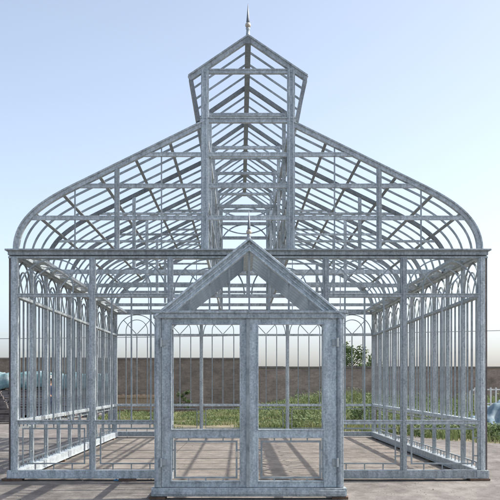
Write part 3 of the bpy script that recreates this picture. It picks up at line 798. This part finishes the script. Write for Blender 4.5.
# red and white bundles on the yard beyond the left side wall
REDW = noisy('red_white_bag', [(0.42,(0.33,0.3,0.28)),(0.54,(0.3,0.26,0.25)),(0.6,(0.22,0.04,0.045)),(0.7,(0.18,0.03,0.035))], 7.0, 0.7)
for px, row, s_, lb in ((76,418,0.16,'small red and white sack slumped on the yard, nearest the metal stacks'), (101,418,0.13,'smaller red and white sack on the yard, nearest the wooden boards')):
    c = gpt(px,row); bm = bmesh.new(); bmesh.ops.create_icosphere(bm, subdivisions=3, radius=1)
    for v in bm.verts:
        n = mnoise.noise(v.co*1.6+V((px,0,0)))*0.25
        v.co *= 1+n; v.co = V((v.co.x*s_*1.5, v.co.y*s_, max(-0.6,v.co.z)*s_*0.95))
    zmin = min(v.co.z for v in bm.verts)
    for v in bm.verts: v.co.z -= zmin
    me = bpy.data.meshes.new('sack'); bm.to_mesh(me); bm.free(); me.materials.append(REDW)
    me.polygons.foreach_set('use_smooth',[True]*len(me.polygons))
    o = bpy.data.objects.new('sack', me); col.objects.link(o); o.location = c
    tag(o, lb, 'sack', 'red and white sacks')

# ------------------------------------------------------------------ right: blue tarpaulin heap, white rack
c = gpt(512,433)
tarp('tarpaulin_heap', c.x, c.y+0.7, 2.7, 2.0, GZ+0.1, lambda u, v: 0.86*max(0,1-(abs(u)**1.3*0.95+v*v*0.8))**0.9+0.05*math.sin(u*13+v*6)+0.03*math.sin(u*23-v*9), TARPB,
     'pale blue tarpaulin heaped over goods beside the yard at the right picture edge', 'tarpaulin', 0.12, 90, 80)
WHITE = noisy('white_paint', [(0.3,(0.6,0.6,0.6)),(0.7,(0.8,0.8,0.8))], 6, 0.5)
Dr = 37.0
wx0, wx1 = at_far(475,Dr)[0], at_far(512,Dr)[0]
r = empty('white_railing', ((wx0+wx1)/2, Dr-D1, GZ), 'row of white painted railings standing in the tall weeds at right', 'railing')
m = MB(); zt = dpt(0,388,Dr).z
m.bar((wx0,Dr-D1,zt-0.06),(wx1,Dr-D1,zt-0.06),0.05,0.04); m.bar((wx0,Dr-D1,zt-0.6),(wx1,Dr-D1,zt-0.6),0.05,0.04); m.build('rail', WHITE, r, loc=(wx0,Dr-D1,zt))
x = wx0
while x <= wx1:
    g = MB(); g.bar((x,Dr-D1-0.03,GZ),(x,Dr-D1-0.03,zt+0.02),0.06,0.022); g.build('baluster', WHITE, r, loc=(x,Dr-D1,GZ)); x += 0.20
g = MB(); a, b = dpt(470,391.5,Dr-0.1), dpt(486,385,Dr-0.1); g.bar(a,b,0.06,0.04); g.bar((a.x,a.y,GZ),(a.x,a.y,a.z),0.06,0.045); g.build('brace', WHITE, r, loc=a)

# ------------------------------------------------------------------ overhead cable far behind
Dc = 110
m = MB(); pts = []
for i in range(41):
    px = -120+i*18.5; t = (px-240)/380
    pts.append(dpt(px, 337.5-8.0*(px/500)+2.0*(1-t*t), Dc))
m.tube(pts, [0.035]*41, 6)
CAB = noisy('cable', [(0.3,(0.12,0.12,0.13)),(0.7,(0.16,0.16,0.17))], 3, 0.7)
tag(m.build('overhead_cable', CAB, loc=pts[20]), 'thin dark overhead cable crossing the sky above the brick walls', 'cable')

# ------------------------------------------------------------------ man in blue overalls
SKIN = noisy('skin', [(0.3,(0.34,0.19,0.13)),(0.7,(0.42,0.25,0.17))], 8, 0.6)
NAVY = noisy('navy_cloth', [(0.3,(0.018,0.03,0.075)),(0.7,(0.035,0.055,0.12))], 9, 0.85)
HATM = noisy('pale_hat', [(0.3,(0.5,0.48,0.45)),(0.7,(0.66,0.64,0.6))], 9, 0.8)
SHOE = noisy('shoe', [(0.3,(0.03,0.03,0.03)),(0.7,(0.06,0.055,0.05))], 9, 0.7)
HAIR = noisy('hair', [(0.3,(0.012,0.01,0.009)),(0.7,(0.03,0.025,0.02))], 20, 0.7)
pc = gpt(51,420)
man = empty('person', pc, 'person in navy blue overalls and a pale hat standing by the metal stacks', 'person')
def skinned(name, verts, edges, rad, mat, root=0, lvl=2, par=None):
    me = bpy.data.meshes.new(name); me.from_pydata(verts, edges, []); me.materials.append(mat)
    o = bpy.data.objects.new(name, me); col.objects.link(o); o.parent = par or man
    o.modifiers.new('skin','SKIN')
    for i, rr in enumerate(rad):
        sv = me.skin_vertices[0].data[i]; sv.radius = (rr,rr) if not isinstance(rr,tuple) else rr; sv.use_root = (i == root)
    s = o.modifiers.new('sub','SUBSURF'); s.levels = lvl; s.render_levels = lvl
    for md in o.modifiers:
        if md.type == 'SKIN': md.use_smooth_shade = True
    return o
bv = [(0,0,.92),(0,0,1.08),(0,.0,1.27),(0,.0,1.40),(0,-.01,1.47),(0,-.02,1.55),(0,-.02,1.63),
      (.09,0,.88),(.10,-.01,.50),(.105,.01,.09),(.11,-.11,.035), (-.09,0,.88),(-.10,-.02,.50),(-.105,.02,.09),(-.11,-.10,.035),
      (.17,0,1.38),(.22,.02,1.12),(.18,-.16,.98),(-.17,0,1.38),(-.22,.02,1.12),(-.16,-.19,1.02)]
be = [(0,1),(1,2),(2,3),(3,4),(4,5),(5,6),(0,7),(7,8),(8,9),(9,10),(0,11),(11,12),(12,13),(13,14),(3,15),(15,16),(16,17),(3,18),(18,19),(19,20)]
br = [.13,.125,.14,.10,.055,.085,.075,.085,.06,.042,.04,.085,.06,.042,.04,.055,.042,.032,.055,.042,.032]
body = skinned('body', bv, be, br, SKIN)
for s in (1,-1):    # hands: palm and five fingers, each finger its own short chain
    wpt = V(bv[17] if s > 0 else bv[20]); d = V((-0.15*s,-0.8,-0.45)).normalized()
    sd = V((s,0,0)); 
    hv = [tuple(wpt), tuple(wpt+d*0.05), tuple(wpt+d*0.09)]
    hand = skinned('hand', hv, [(0,1),(1,2)], [(.028,.02),(.04,.02),(.038,.016)], SKIN)
    for k, (ln, o_) in enumerate(((.065,-.027),(.078,-.009),(.072,.009),(.055,.027))):
        a = wpt+d*0.075+sd*o_; b = a+d*ln*0.55; c2 = b+(d+V((0,0.2,-0.7))).normalized()*ln*0.5
        skinned('finger', [tuple(a),tuple(b),tuple(c2)], [(0,1),(1,2)], [.009,.0085,.007], SKIN, lvl=1, par=hand)
    a = wpt+d*0.03-sd*0.03; b = a-sd*0.025+d*0.03; skinned('thumb', [tuple(a),tuple(b),tuple(b+d*0.03)], [(0,1),(1,2)], [.011,.01,.008], SKIN, lvl=1, par=hand)
sv_ = [(0,0,.93),(0,0,1.08),(0,0,1.27),(0,0,1.41),(.09,0,.86),(.10,-.01,.50),(.106,.01,.11),(-.09,0,.86),(-.10,-.02,.50),(-.106,.02,.11),(.175,0,1.385),(.222,.02,1.12),(.19,-.12,1.0),(-.175,0,1.385),(-.222,.02,1.12),(-.17,-.15,1.04)]
se = [(0,1),(1,2),(2,3),(0,4),(4,5),(5,6),(0,7),(7,8),(8,9),(3,10),(10,11),(11,12),(3,13),(13,14),(14,15)]
skinned('overalls', sv_, se, [.155,.15,.165,.115,.11,.082,.07,.11,.082,.07,.075,.062,.05,.075,.062,.05], NAVY)
for s in (1,-1): skinned('shoe', [(.106*s,.04,.045),(.11*s,-.06,.045),(.115*s,-.16,.035)], [(0,1),(1,2)], [.05,.05,.036], SHOE)
hb = MB(); hc = V((0,-.02,1.60))
hb.lathe([(0.155,0.055),(0.16,0.062),(0.10,0.075),(0.098,0.13),(0.085,0.165),(0.04,0.18),(0.005,0.182)], hc, 20); hat = hb.build('hat', HATM, None, smooth=True); hat.parent = man
hb = MB(); hb.lathe([(0.02,-0.06),(0.088,-0.05),(0.097,0.02),(0.095,0.062)], hc+V((0,.018,0)), 16); hr = hb.build('hair', HAIR, None, smooth=True); hr.parent = man
fb = MB()
for s in (-1,1):
    fb.lathe([(0.011*math.sin(math.pi*i/6)+0.0005,0.011*-math.cos(math.pi*i/6)) for i in range(7)], V((0.032*s,-.098,1.595)), 8)
ey = fb.build('eyes', SHOE, None, smooth=True); ey.parent = man
fb = MB(); fb.tube([V((0,-.10,1.60)),V((0,-.118,1.565)),V((0,-.10,1.555))],[.01,.016,.012],8); nb_ = fb.build('nose', SKIN, None, smooth=True); nb_.parent = man
fb = MB(); fb.tube([V((-.025,-.095,1.53)),V((0,-.102,1.528)),V((.025,-.095,1.53))],[.004,.007,.004],6); mo = fb.build('mouth', noisy('lip',[(0.3,(0.3,0.12,0.1)),(0.7,(0.35,0.15,0.12))],9,0.5), None, smooth=True); mo.parent = man
for s in (-1,1):
    fb = MB(); fb.tube([V((.088*s,-.02,1.60)),V((.10*s,-.01,1.58)),V((.09*s,-.015,1.55))],[.01,.018,.008],6); e_ = fb.build('ear', SKIN, None, smooth=True); e_.parent = man
man.rotation_euler.z = math.radians(35)

# ------------------------------------------------------------------ light
SUN_A, SUN_B = 0.88, 0.12        # shadow shift to the left / towards the camera per metre of height
dirv = V((-SUN_A, -SUN_B, -1)).normalized()
elev = math.asin(-dirv.z)
sl = bpy.data.lights.new('sun', 'SUN'); sl.energy = 3.0; sl.angle = math.radians(0.53); sl.color = (1.0,0.94,0.85)
so = bpy.data.objects.new('sun', sl); col.objects.link(so); so.rotation_euler = dirv.to_track_quat('-Z','Y').to_euler(); so.location = (20,5,30)
w = bpy.data.worlds.new('World'); sc.world = w; w.use_nodes = True
nt = w.node_tree; bg = nt.nodes['Background']
sky = nt.nodes.new('ShaderNodeTexSky'); sky.sky_type = 'NISHITA'; sky.sun_disc = False
sky.sun_elevation = elev; sky.sun_rotation = math.atan2(SUN_A, SUN_B)   # azimuth from +Y towards +X
sky.air_density = 0.6; sky.dust_density = 2.5; sky.ozone_density = 0.0; sky.altitude = 20
hsv = nt.nodes.new('ShaderNodeHueSaturation'); hsv.inputs['Saturation'].default_value = 0.74; hsv.inputs['Hue'].default_value = 0.493
nt.links.new(sky.outputs[0], hsv.inputs['Color']); nt.links.new(hsv.outputs[0], bg.inputs['Color']); bg.inputs['Strength'].default_value = 0.15

# ------------------------------------------------------------------ camera
cd = bpy.data.cameras.new('camera'); cam = bpy.data.objects.new('camera', cd); col.objects.link(cam)
cam.location = (0,-D1,EYE); cam.rotation_euler = (math.radians(90),0,0)
cd.sensor_width = 36; cd.sensor_fit = 'HORIZONTAL'; cd.lens = S*D1/500*36; cd.shift_x = 0.02; cd.shift_y = 0.268
cd.clip_end = 5000; sc.camera = cam
sc.render.engine = 'CYCLES'
vs_ = sc.view_settings; sc.display_settings.display_device = 'sRGB'
vs_.view_transform = 'Standard'; vs_.look = 'None'; vs_.exposure = 1.03; vs_.gamma = 1.0; vs_.use_curve_mapping = False
